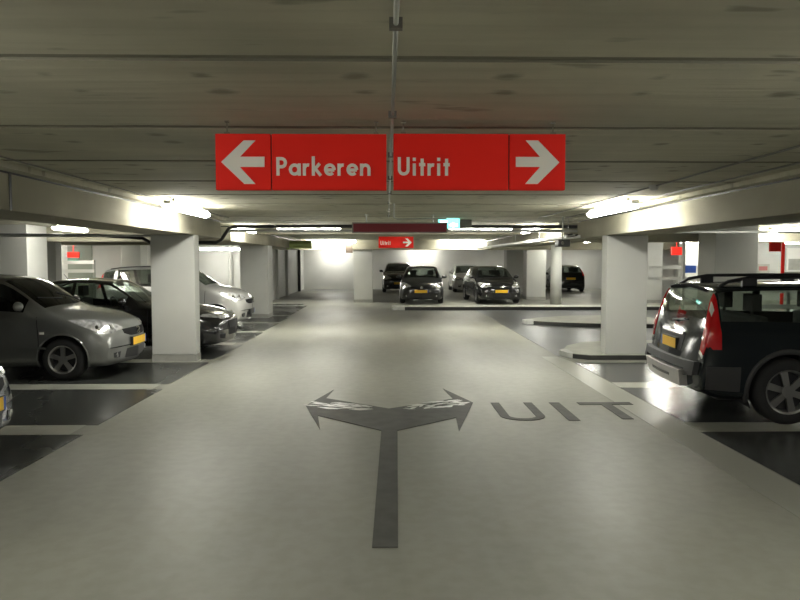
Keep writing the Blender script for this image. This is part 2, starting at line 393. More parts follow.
# ------------------------------------------------------------------ lettering made of strokes
def ribbon(mb, pts, w, y0, y1):
    """a mitred band of width w along pts (x,z) standing in the XZ plane"""
    pts = [p for i, p in enumerate(pts) if i == 0 or math.hypot(p[0]-pts[i-1][0], p[1]-pts[i-1][1]) > 1e-6]
    n = len(pts); L = []; R = []
    for i in range(n):
        p = Vector(pts[i]); a = Vector(pts[max(i-1,0)]); b = Vector(pts[min(i+1,n-1)])
        d1 = (p-a).normalized() if i > 0 else (b-p).normalized(); d2 = (b-p).normalized() if i < n-1 else d1
        t = (d1+d2).normalized(); nn = Vector((-t.y, t.x)); k = w/2/max(.5, nn.dot(Vector((-d1.y, d1.x))))
        L.append(p+nn*k); R.append(p-nn*k)
    for i in range(n-1):
        mb.prism_y([tuple(L[i]),tuple(L[i+1]),tuple(R[i+1]),tuple(R[i])], y0, y1)
def arc(cx, cz, r, a0, a1, n=14): return [(cx+r*math.cos(math.radians(a0+(a1-a0)*i/n)), cz+r*math.sin(math.radians(a0+(a1-a0)*i/n))) for i in range(n+1)]
GL = {
 'P': (.62, [[(.09,0),(.09,1)], [(.09,.92),(.30,.92)]+arc(.30,.70,.22,90,-90)+[(.09,.48)]]),
 'a': (.70, [arc(.33,.33,.245,0,360,22), [(.60,0),(.60,.66)]]),
 'r': (.42, [[(.09,0),(.09,.66)], arc(.31,.36,.22,178,75,8)]),
 'k': (.60, [[(.09,0),(.09,1.05)], [(.12,.30),(.46,.66)], [(.20,.38),(.52,0)]]),
 'e': (.68, [[(.10,.31),(.60,.31)], arc(.34,.33,.25,-4,315,20)]),
 'n': (.64, [[(.09,0),(.09,.66)], [(.09,.3)]+arc(.31,.37,.21,175,0,12)+[(.52,0)]]),
 'U': (.72, [[(.10,1),(.10,.36)]+arc(.34,.33,.24,180,360,14)+[(.58,1)]]),
 'i': (.26, [[(.10,0),(.10,.66)], [(.10,.80),(.10,.97)]]),
 't': (.36, [[(.17,0),(.17,.92)], [(0,.60),(.34,.60)]]),
}
def lettering(text, x0, z0, h, width, y0, y1, w=.175):
    mb = MB(); tot = sum(GL[c][0]+.10 for c in text)-.10; k = width/tot; x = x0
    for c in text:
        adv, strokes = GL[c]
        for q_, s in enumerate(strokes): ribbon(mb, [(x+px*k, z0+pz*h) for px, pz in s], w*h*.98, y0-.0004*q_, y1)
        x += (adv+.10)*k
    return mb

# ------------------------------------------------------------------ hanging signs
D0 = 4.07
def wp(px, py, D):
    d = Rm @ Vector(((px-400)/700, (300-py)/700, -1)); t = D/d.y; return (d.x*t, 1.7+d.z*t)
def direction_sign(px0, px1, pdiv, arrow, text, tx, hooks, label):
    x0, zt = wp(px0, 133.5, D0); x1, zb = wp(px1, 190.2, D0); xd = wp(pdiv, 160, D0)[0]
    t = thing('direction_sign', label, 'sign', (x0, D0, zb), 0)
    W = x1-x0; H = zt-zb; d = xd-x0
    MB().box(0,d-.003,0,.05,0,H).build('end_panel', M['red'], t, bevel=.003)
    MB().box(d+.003,W,0,.05,0,H).build('long_panel', M['red'], t, bevel=.003)
    MB().box(d-.004,d+.004,.012,.045,.004,H-.004).build('divider', M['black'], t)
    f = MB(); f.prism_y([(wp(a,b,D0)[0]-x0, wp(a,b,D0)[1]-zb) for a, b in arrow], -.004, .002); f.build('arrow', M['signwhite'], t)
    a, z = wp(tx[0], 175.6, D0); h = wp(tx[0], 157.2, D0)[1]-z
    lettering(text, a-x0, z-zb, h, wp(tx[1],160,D0)[0]-a, -.004, .002).build('lettering', M['signwhite'], t)
    for hx in hooks:
        x = wp(hx, 130, D0)[0]-x0
        hk = MB(); hk.cyl((x,.025,H-.005),(x,.025,2.5-zb),.005,8); hk.box(x-.014,x+.014,.01,.04,H,H+.012); hk.box(x-.012,x+.012,.012,.038,2.5-zb-.008,2.5-zb)
        hk.build('hanger', M['chrome'], t)
    return t
aL = [(200+x/4, 110+y/4) for x, y in [(85,208),(175,122),(222,122),(160,187),(258,187),(258,228),(160,228),(222,296),(178,296)]]
aR = [(380+x/4, 110+y/4) for x, y in [(717,210),(632,122),(583,122),(640,188),(543,188),(543,228),(640,228),(580,296),(630,296)]]
# split concave arrow outlines into triangles-safe pieces by using one ngon; blender triangulates it
direction_sign(215, 386.5, 271.2, aL, 'Parkeren', (276.5,371), (226,376), 'red hanging sign reading Parkeren with a white arrow pointing left')
direction_sign(393.5, 565, 509, aR, 'Uitrit', (397.5,450), (403.5,554), 'red hanging sign reading Uitrit with a big white arrow pointing right')

# small sign further on
Ds = 20.0
x0, zt = wp(378.5,236.5,Ds); x1, zb = wp(413.5,248,Ds)
t = thing('direction_sign', 'small red hanging sign with a white right arrow beyond the long display', 'sign', (x0,Ds,zb))
MB().box(0,x1-x0,0,.05,0,zt-zb).build('panel', M['red'], t, bevel=.005)
ah = [(403,243.2),(403,241.6),(408.2,241.6),(405.2,238.4),(407.6,238.4),(411.8,242.4),(407.6,246.4),(405.2,246.4),(408.2,243.2)]
MB().prism_y([(wp(a,b,Ds)[0]-x0, wp(a,b,Ds)[1]-zb) for a,b in ah], -.005,.002).build('arrow', M['signwhite'], t)
lettering('Uitrit', .05, .085, .12, .30, -.005,.002).build('lettering', M['signwhite'], t)
for q in (.1, x1-x0-.1): MB().cyl((q,.02,zt-zb-.01),(q,.02,2.5-zb),.008,6).build('hanger', M['galv'], t)

# long dark red display
Dl = 12.4
x0, zt = wp(352,222.3,Dl); x1, zb = wp(447.5,233.2,Dl)
t = thing('message_display', 'long dark red unlit message display in a pale frame', 'display sign', (x0,Dl,zb))
W = x1-x0; H = zt-zb
fr = MB(); fr.box(0,W,0,.12,0,.022); fr.box(0,W,0,.12,H-.022,H); fr.box(0,.022,0,.12,.022,H-.022); fr.box(W-.022,W,0,.12,.022,H-.022); fr.box(.02,W-.02,.1,.12,.02,H-.02)
fr.build('frame', M['conduit'], t, bevel=.003)
MB().box(.022,W-.022,.012,.1,.022,H-.022).build('screen', M['redd'], t)
for x in (.25, W-.25): MB().cyl((x,.06,H-.01),(x,.06,2.5-zb),.012,8).box(x-.04,x+.04,.02,.1,2.5-zb-.01,2.5-zb).build('hanger', M['galv'], t)

# emergency exit light
De = 13.6
x0, zt = wp(438,216.5,De); x1, zb = wp(460,229,De)
t = thing('exit_light', 'small lit green emergency exit light box under the ceiling', 'exit sign', (x0,De,zb))
W = x1-x0; H = zt-zb
MB().box(0,W,.01,.07,0,H).build('box', M['housing'], t, bevel=.004)
MB().box(.012,W-.012,0,.012,.012,H-.012).build('face', M['exit'], t)
sym = MB(); sym.box(.05,W*.42,-.003,.002,.04,H-.08); sym.prism_y([(W*.5,H*.32),(W*.72,H*.1),(W*.72,H*.22),(W*.88,H*.22),(W*.88,H*.42),(W*.72,H*.42),(W*.72,H*.54)],-.003,.002)
sym.build('pictogram', M['exitw'], t)
MB().cyl((W/2,.04,H-.01),(W/2,.04,2.5-zb),.015,8).build('hanger', M['galv'], t)
x, z = wp(465,216,13.9)
t = tag(MB().box(x-.16,x+.13,13.85,13.97,2.36,2.5).build('junction_box', M['conduit'], bevel=.01), 'pale junction box on the ceiling right of the exit light', 'junction box')

# ------------------------------------------------------------------ fluorescent lights
def tube_light(x, y, z, label, L=1.5, along='y', w=.15, m=None, hz=None):
    t = thing('tube_light', label, 'light', (x,y,z), 0 if along == 'y' else PI/2, 'fluorescent ceiling lights')
    top = 2.5 - z
    hb = MB().box(-.045,.045,-L/2,L/2,.035,.085)
    for q in (-L*.36, L*.36):
        if top > .09: hb.box(-.02,.02,q-.02,q+.02,.085,top+.001)
    hb.build('housing', M['housing'], t, bevel=.004)
    d = MB(); n = 8; r = w/2; ends = (-L/2+.02, L/2-.02)
    v = []; f = []
    for e in ends:
        for k in range(n): a = PI+PI*k/(n-1); v.append((r*math.cos(a), e, .035+r*.8*math.sin(a)))
    for k in range(n-1): f.append((k,k+1,n+k+1,n+k))
    f += [tuple(range(n-1,-1,-1)), tuple(range(n,2*n)), (0,n,2*n-1,n-1)]
    d.add(v, f); d.build('diffuser', m or M['tube'], t)
    return t
tube_light(-2.78,9.9,2.37,'bright tube light beside the left beam ahead of the white pillar', 1.9)
tube_light(3.12,9.75,2.37,'bright tube light beside the right beam ahead of the kerb island pillar', 1.9)
for s, nm in ((-1,'left'), (1,'right')):
    for y, w in ((2.2,'overhead near the viewer'), (-5.5,'behind the viewer')):
        tube_light(s*3.0 if s > 0 else -2.75, y, 2.37, 'tube light along the %s beam %s' % (nm, w), 1.5)
for (a, b, py, D, lb) in ((277,341,229.8,16.6,'crosswise tube light above the lane left of the long display'), (449,512,230.2,16.8,'crosswise tube light above the lane right of the long display'),
                      (306,356,240.5,27.5,'crosswise tube light in front of the far cross beam left of the small red sign'), (440,497,240.5,27.5,'crosswise tube light in front of the far cross beam right of the small red sign')):
    xa, z = wp(a, py, D); xb, _ = wp(b, py, D)
    tube_light((xa+xb)/2, D, min(z-.015, 2.41), lb, max(.6, xb-xa), 'x')
for x, y, lb in ((-3.2,16.2,'tube light beside the beam just beyond the black bent pipe'), (3.3,16.2,'tube light at the exit side just beyond the black camera'), (8.0,20.2,'tube light over the exit lane behind the kerb island pillar'), (7.35,25.2,'tube light over the end of the long kerb'), (5.4,24.8,'added hidden tube light brightening the round white column'), (-3.0,40.2,'tube light washing the far end wall near the corner'), (2.0,40.2,'tube light washing the far end wall behind the dark hatchbacks'), (6.2,38,'tube light behind the deeper white pillar'),(11,39,'tube light above the dark car seen from behind'),  # the tube by the round column is added, hidden by the beam, to brighten it
                 (-7.0,16.3-.6,'tube light over the roof of the black coupe'), (-13.5,26.3,'added tube light brightening the left wall beyond the upright pipe'), (8.3,11.3,'added unseen tube light above the estate car bonnet brightening the wide pillar'), (-11.0,25,'tube light before the left wall with the shelves'),  # tubes at the left wall and above the bonnet are added to brighten
                 (-6.3,26.6,'tube light above the silver compact car near the wall'), (9.35,16.3,'tube light right of the wide pillar behind the estate car'), (11.6,25.8,'tube light near the pole with the red sign'),
                 (15.5,22,'tube light before the right wall far behind the estate car'), (7.3,29.2,'tube light beyond the round column'),
                 (-15,20,'tube light deep in the left parking area'), (-13,5,'tube light above the left rows beside the viewer'), (9.5,8,'tube light beyond the estate car'), (9,1,'tube light above the right row beside the viewer'), (16.5,27.6,'tube light near the red hose cabinet')):
    tube_light(x, y, 2.09 if y == 26.6 else 2.36, lb, 1.5, 'x' if y in (40.2, 26.6, 27.6, 25.8, 26.3) else 'y')

tube_light(-9.1,14.9,2.36,'unlit fitting left of the bright tube over the black coupe',1.5,m=M['housing'])
# ------------------------------------------------------------------ pipes, trays and boxes under the ceiling
def one(mb, name, m, label, cat, **k): return tag(mb.build(name, m, **k), label, cat)
cdt = thing('conduit', 'thin metal conduit running along the middle of the ceiling', 'pipe', (.03,0,2.478))
MB().cyl((0,.6,0),(0,13.0,0),.009,8).build('pipe', M['galv'], cdt, smooth=True)
for k in range(9): MB().box(-.022,.022,.9+k*1.45,.93+k*1.45,-.016,.02).build('clamp', M['conduit'], cdt)
xs, zz = wp(394,214,10.0)
one(MB().tube([(xs,10,2.5),(xs,10,2.30),(xs+.05,10,2.28),(xs+.75,10,2.29)],.012), 'cable_drop', M['galv'], 'thin pipe dropping from the ceiling just above the long display', 'pipe')
P = lambda px, py, D: (wp(px,py,D)[0], D, wp(px,py,D)[1])
one(MB().tube([P(-60,235,14.6),P(100,235.5,14.6),P(142,238,14.6),P(150,242.5,14.6),P(216,242.5,14.6),P(221,240,14.6),P(229,228,14.6),P(236,226.5,14.6),P(400,226.3,14.6),P(592,226.8,14.6)],.035,10), 'drain_pipe', M['blackp'], 'black pipe crossing the ceiling and bending down beside the beam', 'pipe', smooth=True)
tr = MB(); tr.box(-3.4,4.2,15.0,15.25,2.30,2.31); tr.box(-3.4,4.2,15.0,15.01,2.31,2.35); tr.box(-3.4,4.2,15.24,15.25,2.31,2.35)
for x in (-2.5,-.5,1.5,3.4): tr.cyl((x,15.12,2.3),(x,15.12,2.499),.008,6)
one(tr, 'cable_tray', M['galv'], 'flat galvanised cable tray crossing the lane ceiling', 'cable tray')
tr = thing('cable_tray', 'long white edged cable tray running beside the right hand beam towards the far cars', 'cable tray', (3.42,13.3,2.12))
b = MB(); b.box(0,.26,0,13.4,0,.012); b.box(0,.012,0,13.4,.012,.055); b.box(.248,.26,0,13.4,.012,.055); b.build('channel', M['trayw'], tr)
for y in (.4,3,6,9,12): MB().cyl((.13,y,.01),(.13,y,.375),.008,6).build('hanger', M['galv'], tr)
for k in range(4):
    pts = [(.05+.05*k, y, .035+.02*math.sin(y*1.7+k)+(.02 if k % 2 else 0)) for y in [i*.45 for i in range(30)]]
    MB().tube(pts, .014, 6).build('cable', M['blackp'] if k % 2 else M['white'], tr, smooth=True)
# green duct
x0, z = wp(286,244.6,25); x1, _ = wp(312,244.6,25)
t = thing('duct', 'short green plastic duct with a collar under the far ceiling', 'duct', (x0,25,z))
MB().cyl((0,0,0),(x1-x0,0,0),.145,20).build('pipe', M['green'], t, smooth=False)
MB().cyl((.04,0,0),(.14,0,0),.175,20).build('collar', M['green'], t)
MB().cyl((.5,0,.13),(.5,0,2.5-z),.01,6).build('hanger', M['galv'], t)
one(MB().box(-1.62,-1.36,27.6,27.8,1.98,2.36).cyl((-1.49,27.7,2.35),(-1.49,27.7,2.5),.03,8), 'loudspeaker', M['brown'], 'brown box hanging left of the lone far pillar', 'speaker')
t = thing('security_camera', 'black camera box hanging at the end of the white edged cable tray', 'camera', P(562,243,13.0))
MB().box(-.10,.12,-.14,.14,-.07,.06).build('body', M['blackp'], t, bevel=.015)
MB().cyl((-.03,-.14,-.005),(-.03,-.155,-.005),.03,12).build('lens', M['chrome'], t)
MB().cyl((.01,0,.05),(.01,0,2.5-P(562,243,13.0)[2]),.015,8).build('bracket', M['galv'], t)
t = thing('smoke_detector', 'round white smoke detector on the ceiling near the right beam', 'smoke detector', (*fp(654,185,2.5),2.5))
MB().cyl((0,0,-.02),(0,0,0),.055,20).build('base', M['white'], t); MB().cyl((0,0,-.055),(0,0,-.02),.035,20,.048).build('cap', M['white'], t)
# surface conduits feeding the two bright lights
for s, x in ((-1,-2.95),(1,2.86),(1,3.35)):
    one(MB().tube([(x,-3,2.488),(x,13.2,2.488)],.008,6), 'surface_conduit', M['conduit'], {-2.95:'thin conduit on the ceiling along the left tube lights',2.86:'thin conduit on the ceiling just inside the right tube lights',3.35:'thin conduit on the ceiling outside the right tube lights'}[x], 'pipe')
# side-bay trays
one(MB().box(-20,-4.0,13.9,14.1,2.16,2.2), 'cable_tray', M['galv'], 'cable tray over the black coupe and the left bays', 'cable tray')
one(MB().box(4.8,20,13.9,14.1,2.24,2.28), 'cable_tray', M['galv'], 'cable tray over the right bays behind the kerb island pillar', 'cable tray')
for x, y, lb in ((-14.5,24.8,'upright white pipe before the wall left of the shelves'), (-9.9,26.5,'upright white pipe by the wall behind the black coupe')):
    one(MB().cyl((x,y,0),(x,y,2.5),.07,12), 'standpipe', M['white'], lb, 'pipe', smooth=False)
one(MB().cyl((-4.75,38.05,0),(-4.75,38.05,2.5),.07,12), 'downpipe', M['blackp'], 'black downpipe at the far left corner', 'pipe')
one(MB().cyl((-6.2,27.8,0),(-6.2,27.8,2.5),.08,12), 'downpipe', M['white'], 'white downpipe on the wall behind the silver compact car', 'pipe')

# ------------------------------------------------------------------ ticket machine
t = thing('ticket_machine', 'slim white ticket machine with a red and blue head on the far kerb', 'ticket machine', (7.68,24.1,.12))
MB().box(-.16,.22,-.15,.15,.05,.90).build('cabinet', M['white'], t, bevel=.01)
MB().box(-.17,.23,-.16,.16,0,.05).build('base', M['black'], t)
MB().box(-.16,.22,-.15,.15,.90,1.34).build('head', M['white'], t, bevel=.01)
MB().box(-.19,-.16,-.16,.16,.85,1.36).build('side_panel', M['conduit'], t)
MB().box(-.06,.17,-.156,-.148,.93,1.08).build('red_panel', M['red'], t)
MB().box(-.02,.13,-.156,-.148,1.14,1.28).build('blue_panel', M['blue'], t)

# ------------------------------------------------------------------ back of the right side: poles, signs, railing
def hung(px0,px1,py0,py1,D,name,m,label,cat):
    xa, zt = wp(px0,py0,D); xb, zb = wp(px1,py1,D)
    mb = MB().box(xa,xb,D,D+.06,zb,zt).cyl(((xa+xb)/2,D+.03,zt-.01),((xa+xb)/2,D+.03,2.5),.012,6)
    return one(mb, name, m, label, cat)
hung(672,682,247,255,20.5,'hanging_sign',M['red'],'small red sign hanging between the two right pillars','sign')
hung(770,781,242,251.5,22,'hanging_sign',M['red'],'red square sign hanging above the roof of the estate car','sign')
x, z = wp(683,270,24); one(MB().cyl((x,24,0),(x,24,2.5),.07,12), 'standpipe', M['white'], 'upright white pipe beside the small red sign', 'pipe')
x, z = wp(782.5,270,24.5); one(MB().cyl((x,24.5,0),(x,24.5,2.5),.06,12), 'standpipe', M['red'], 'upright red pipe above the estate car roof', 'pipe')
xa, zt = wp(760.5,264,28.9); xb, zb = wp(773.5,273,28.9)
t = thing('hose_cabinet', 'pale wall cabinet with a red panel seen over the estate car roof', 'cabinet', (xa,29.2,zb))
MB().box(0,xb-xa,0,.3,0,zt-zb).build('box', M['kerb'], t, bevel=.01); MB().box(.1,xb-xa-.1,-.01,.01,.1,zt-zb-.1).build('door_panel', mat('faded_red',(.45,.15,.14),.5), t)
xa, zt = wp(791,250,28.9)
t = thing('notice_board', 'pale panel with grey blind on the wall at the right', 'panel', (xa,29.2,1.2))
MB().box(0,1.6,0,.3,0,1.0).build('frame', M['housing'], t); MB().box(.08,1.52,-.01,.01,.08,.55).build('blind', M['plinth'], t)
# white guard rails
def rail(x0, x1, y, hs, label):
    t = thing('guard_rail', label, 'railing', ((x0+x1)/2,y,0)); w = (x1-x0)/2
    for h in hs: MB().box(-w,w,-.03,.03,h-.06,h+.06).build('rail', M['white'], t)
    for x in (-w+.05, 0, w-.05): MB().box(x-.04,x+.04,.03,.09,0,max(hs)+.08).build('post', M['galv'], t)
    return t
rail(8.6,13.5,19.0,(.42,.85),'white two bar guard rail behind the kerb island pillar')
rail(9.0,12.6,26.0,(1.0,1.42),'white upper guard rail behind the estate car')
one(MB().box(11.0,11.5,25.86,25.93,1.22,1.5), 'wall_sign', M['blue'], 'small blue sign above the guard rail', 'sign')
rail(-14.2,-10.6,25.6,(.9,1.3,1.62),'white railing before the wall over the black coupe')
xa, zt = wp(67,252,25.0); xb, zb = wp(79,257.5,25.0)
one(MB().box(xa,xb,25,25.06,zb,zt).cyl(((xa+xb)/2,25.03,zt-.01),((xa+xb)/2,25.03,2.5),.012,6), 'hanging_sign', M['red'], 'small red sign above the roof of the black coupe', 'sign')
xa, zt = wp(68,259.5,27.9); xb, zb = wp(79,263,27.9)
one(MB().box(-12.6,-11.65,27.9,27.96,.2,2.3), 'recess_panel', mat('recess_grey_green', (.22,.24,.2), .5), 'grey green panel standing in for the darker wall recess behind the white railing', 'panel')  # flat panel stands in for the darker recess in the wall
one(MB().box(xa,xb,27.84,27.90,zb,zt), 'wall_sign', M['greensign'], 'small green notice on the wall below the red sign', 'sign')
# ------------------------------------------------------------------ cars
def pchip(Y, t):
    """monotone cubic through Y (n,k) at integer knots, evaluated at t"""
    Y = np.asarray(Y, float); n = len(Y); d = np.diff(Y, axis=0); m = np.zeros_like(Y)
    for i in range(1, n-1):
        a, b = d[i-1], d[i]; ok = a*b > 0
        m[i] = np.where(ok, 2*a*b/np.where(ok, a+b, 1), 0)
    m[0] = d[0]; m[-1] = d[-1]
    t = np.clip(np.asarray(t, float), 0, n-1); i = np.minimum(t.astype(int), n-2); s = (t-i)[:, None]
    return (2*s**3-3*s**2+1)*Y[i] + (s**3-2*s**2+s)*m[i] + (-2*s**3+3*s**2)*Y[i+1] + (s**3-s**2)*m[i+1]

class Car:
    """a closed body surface S(u,v): u runs along the stations front to rear, v round the half section from sill to roof centre"""
    def __init__(s, st, wheels, wr):
        s.st = st; s.L = st[-1][0]; s.W = max(r[4] for r in st); s.wheels = wheels; s.wr = wr; s.Ra = wr+.055
        secs = []
        for (x, zb, zs, zt, wl, ws, wt, bow) in st:
            hgt = zt-zs; flat_ = hgt < .25
            sec = [(0, zb), (wl*.8, zb), (wl*.965, zb+(zs-zb)*.10), (wl, zb+(zs-zb)*.45), ((wl+ws)/2+.012, zb+(zs-zb)*.86), (ws, zs),
                   (wt, zs+hgt*(.60 if flat_ else .86)), (wt*.84, zs+hgt*(.80 if flat_ else .955)), (wt*.45, zs+hgt*.985), (0, zt)]
            secs.append([(x+bow*(y/s.W)**2, y, z) for y, z in sec])
        s.P = np.array(secs)
    def S(s, u, v):
        u = np.atleast_1d(u); v = np.atleast_1d(v)
        A = pchip(s.P.reshape(len(s.P), -1), u).reshape(len(u), s.P.shape[1], 3)
        return np.stack([pchip(A[i], v) for i in range(len(u))])      # (nu, nv, 3)
    def uof(s, x, v=5.):
        us = np.linspace(0, len(s.st)-1, 400); xs = s.S(us, [v])[:, 0, 0]; return float(np.interp(x, xs, us))

def grid_mesh(G, keep, name, m, parent, close=False):
    """G (nu,nv,3); keep (nu-1,nv-1) boolean"""
    nu, nv = G.shape[:2]; idx = -np.ones((nu, nv), int); v = []; f = []
    for i in range(nu-1):
        for j in range(nv-1):
            if keep[i, j]:
                q = []
                for a, b in ((i,j),(i+1,j),(i+1,j+1),(i,j+1)):
                    if idx[a, b] < 0: idx[a, b] = len(v); v.append(tuple(G[a, b]))
                    q.append(int(idx[a, b]))
                f.append(tuple(q))
    if not f: return None
    me = bpy.data.meshes.new(name); me.from_pydata(v, [], f)
    bm = bmesh.new(); bm.from_mesh(me); bmesh.ops.remove_doubles(bm, verts=bm.verts, dist=1e-5); bm.to_mesh(me); bm.free()
    me.polygons.foreach_set('use_smooth', [True]*len(me.polygons)); me.materials.append(m)
    o = bpy.data.objects.new(name, me); C.objects.link(o)
    if parent: o.parent = parent
    return o

def wheel_mesh(name, x, side, W, r, root, spokes=5, rimm=None, wid=.20):
    """a tyre with its alloy wheel as a child; outer face at the car's side"""
    y0 = side*(W-.015); yi = side*(W-.015-wid); rr = r*.67
    prof = [(rr, 0), (rr+.01, .0), (r-.05, -.006), (r-.012, .02), (r, .05), (r, wid-.05), (r-.012, wid-.02), (r-.05, wid), (rr, wid)]
    n = 36; v = []; f = []
    for k in range(n):
        a = 2*PI*k/n
        for q, d in prof: v.append((x+q*math.cos(a), y0-side*d, r+q*math.sin(a)))
    m_ = len(prof)
    for k in range(n):
        for j in range(m_-1):
            q = (k*m_+j, k*m_+j+1, ((k+1)%n)*m_+j+1, ((k+1)%n)*m_+j); f.append(q if side > 0 else q[::-1])
    w = MB().add(v, f).build('wheel', M['tyre'], root, smooth=True)
    b = MB()
    def ring(ra, rb, da, db, nn=36):
        vv = []
        for k in range(nn):
            a = 2*PI*k/nn
            vv += [(x+ra*math.cos(a), y0-side*da, r+ra*math.sin(a)), (x+rb*math.cos(a), y0-side*db, r+rb*math.sin(a))]
        b.add(vv, [(2*k,2*k+1,(2*k+3)%(2*nn),(2*k+2)%(2*nn)) for k in range(nn)])
    ring(rr+.006, rr-.02, .0, .012); ring(rr-.02, rr-.03, .012, .12); ring(rr+.006, rr+.006, .0, .16)
    for k in range(spokes):
        a = 2*PI*k/spokes+.3; ca, sa = math.cos(a), math.sin(a); px, pz = -sa, ca
        vv = []
        for (q, hw_, d) in ((r*.12, r*.085, .012), (rr-.015, r*.11, .018)):
            for sgn in (-1, 1): 
                for dd in (0, .03): vv.append((x+q*ca+sgn*hw_*px, y0-side*(d+dd), r+q*sa+sgn*hw_*pz))
        b.add(vv, [(0,2,6,4),(1,5,7,3),(0,4,5,1),(2,3,7,6)])
    b.cyl((x, y0-side*.045, r), (x, y0-side*.004, r), r*.20, 16)
    o = b.build('rim', rimm or M['rim'], w)
    MB().cyl((x, y0-side*.13, r), (x, y0-side*.10, r), rr-.025, 24).build('brake_disc', M['cabin'], w)
    return w

def build_car(name, label, cat, car, body_m, windows, ws=(5.12, 5.94), rw=(9.12, 9.9), glass=None, side_glass=None, seats=True, front=None, rear=None,
              spokes=5, mirrors=True, seams=(), handles=(), rails=None, arch_m=None, lower=None, wv=(5.1, 5.93), screen_v=6.35, rear_v=6.3, du=9):
    glass = glass or M['glass']; side_glass = side_glass or glass
    root = thing(name, label, cat); n = len(car.st); cx = car.L/2
    off = bpy.data.objects.new('x', None)
    us = set(np.linspace(0, n-1, (n-1)*du+1).round(4)); vs = set(np.linspace(0, 9, 9*6+1).round(4))
    for a, b in list(windows)+[ws, rw]: us |= {a, b}
    vs |= {wv[0], wv[1], screen_v, rear_v, 8.999}
    vs.discard(8.999); U = np.array(sorted(us)); V = np.array(sorted(vs))
    G = car.S(U, V); uc = (U[:-1]+U[1:])/2; vc = (V[:-1]+V[1:])/2
    lab = np.zeros((len(uc), len(vc)), int); UU, VV = np.meshgrid(uc, vc, indexing='ij')
    for a, b in windows: lab[(UU > a) & (UU < b) & (VV > wv[0]) & (VV < wv[1])] = 1
    lab[(UU > ws[0]) & (UU < ws[1]) & (VV > screen_v)] = 2
    if rw: lab[(UU > rw[0]) & (UU < rw[1]) & (VV > rear_v)] = 3
    # wheel arches: remove the cells inside and pull the rim vertices on to the circle
    Gc = (G[:-1,:-1]+G[1:,:-1]+G[:-1,1:]+G[1:,1:])/4
    cut = np.zeros_like(lab, bool)
    for wx in car.wheels:
        d = np.hypot(Gc[..., 0]-wx, Gc[..., 2]-car.wr); cut |= (d < car.Ra) & (Gc[..., 1] > .42) & (VV < 5)
    G2 = G.copy(); nu, nv = G.shape[:2]
    cv = np.zeros((nu, nv), bool); kv = np.zeros((nu, nv), bool)
    for di in (0, 1):
        for dj in (0, 1):
            cv[di:nu-1+di, dj:nv-1+dj] |= cut; kv[di:nu-1+di, dj:nv-1+dj] |= ~cut
    for i, j in zip(*np.where(cv & kv)):
        p = G2[i, j]
        if p[1] < .5: continue
        for wx in car.wheels:
            dx, dz = p[0]-wx, p[2]-car.wr; d = math.hypot(dx, dz)
            if d < car.Ra*1.35 and dz > -.16: p[0] = wx+dx/d*car.Ra; p[2] = car.wr+dz/d*car.Ra
    fix = lambda A, sgn: A*np.array([1, sgn, 1])-np.array([cx, 0, 0])
    def both(mask, nm, m_):
        """both halves in one mesh, outward normals"""
        A = fix(G2, 1)[:, ::-1]; B = fix(G2, -1)
        K = mask
        o1 = grid_mesh(B, K, nm, m_, root); o2 = grid_mesh(A, K[:, ::-1], nm, m_, None)
        if o1 is None: return None
        bm = bmesh.new(); bm.from_mesh(o1.data); bm.from_mesh(o2.data); bmesh.ops.remove_doubles(bm, verts=bm.verts, dist=1e-4); bm.to_mesh(o1.data); bm.free()
        me = o2.data; bpy.data.objects.remove(o2); bpy.data.meshes.remove(me)
        o1.data.polygons.foreach_set('use_smooth', [True]*len(o1.data.polygons))
        return o1
    body = both((lab == 0) & ~cut, 'body', body_m)
    both(lab == 2, 'windscreen', glass)
    if rw: both(lab == 3, 'rear_window', glass)
    for a, b in windows:
        K = (lab == 1) & (UU > a) & (UU < b)
        grid_mesh(fix(G2, -1), K, 'side_window', side_glass, root)
        grid_mesh(fix(G2, 1)[:, ::-1], K[:, ::-1], 'side_window', side_glass, root)
    # projection tree of the whole closed body
    vv = [tuple(p) for p in fix(G, 1).reshape(-1, 3)]+[tuple(p) for p in fix(G, -1).reshape(-1, 3)]
    ff = []
    for h in (0, 1):
        for i in range(nu-1):
            for j in range(nv-1):
                q = (i*nv+j, (i+1)*nv+j, (i+1)*nv+j+1, i*nv+j+1); ff.append(tuple(k+h*nu*nv for k in q))
    tree = BVHTree.FromPolygons(vv, ff)
    def proj(ax, a, b):
        if ax == 'front': o, d = Vector((-6, a, b)), Vector((1,0,0))
        elif ax == 'rear': o, d = Vector((6, a, b)), Vector((-1,0,0))
        elif ax == 'top': o, d = Vector((a-cx, b, 4)), Vector((0,0,-1))
        else: o, d = Vector((a-cx, 4*ax, b)), Vector((0,-ax,0))
        h = tree.ray_cast(o, d)
        if ax in (1, -1) and h[0] is not None and abs(h[0].y) < .55*car.W:
            h = tree.find_nearest(Vector((a-cx, ax*car.W, b)))
        if h[0] is None:
            h = tree.find_nearest(o+d*(6-cx if ax in ('front', 'rear') else 3.2))
        return Vector(h[0]), -d
    def patch(ax, lo, hi, nm, m_, offs=.006, parent=None, N=14, K=6):
        lo = pchip(lo, np.linspace(0, len(lo)-1, N)); hi = pchip(hi, np.linspace(0, len(hi)-1, N)); v = []; f = []
        for layer in (offs, -.012):
            for i in range(N):
                for k in range(K+1):
                    a, b = lo[i]+(hi[i]-lo[i])*k/K; p, nn = proj(ax, a, b); v.append(p+nn*layer)
        w = K+1
        for i in range(N-1):
            for k in range(K): f.append((i*w+k, (i+1)*w+k, (i+1)*w+k+1, i*w+k+1))
        rim = [i*w for i in range(N)]+[(N-1)*w+k for k in range(1, w)]+[i*w+K for i in range(N-2, -1, -1)]+[k for k in range(K-1, 0, -1)]
        for a, b in zip(rim, rim[1:]+rim[:1]): f.append((b, a, a+N*w, b+N*w))
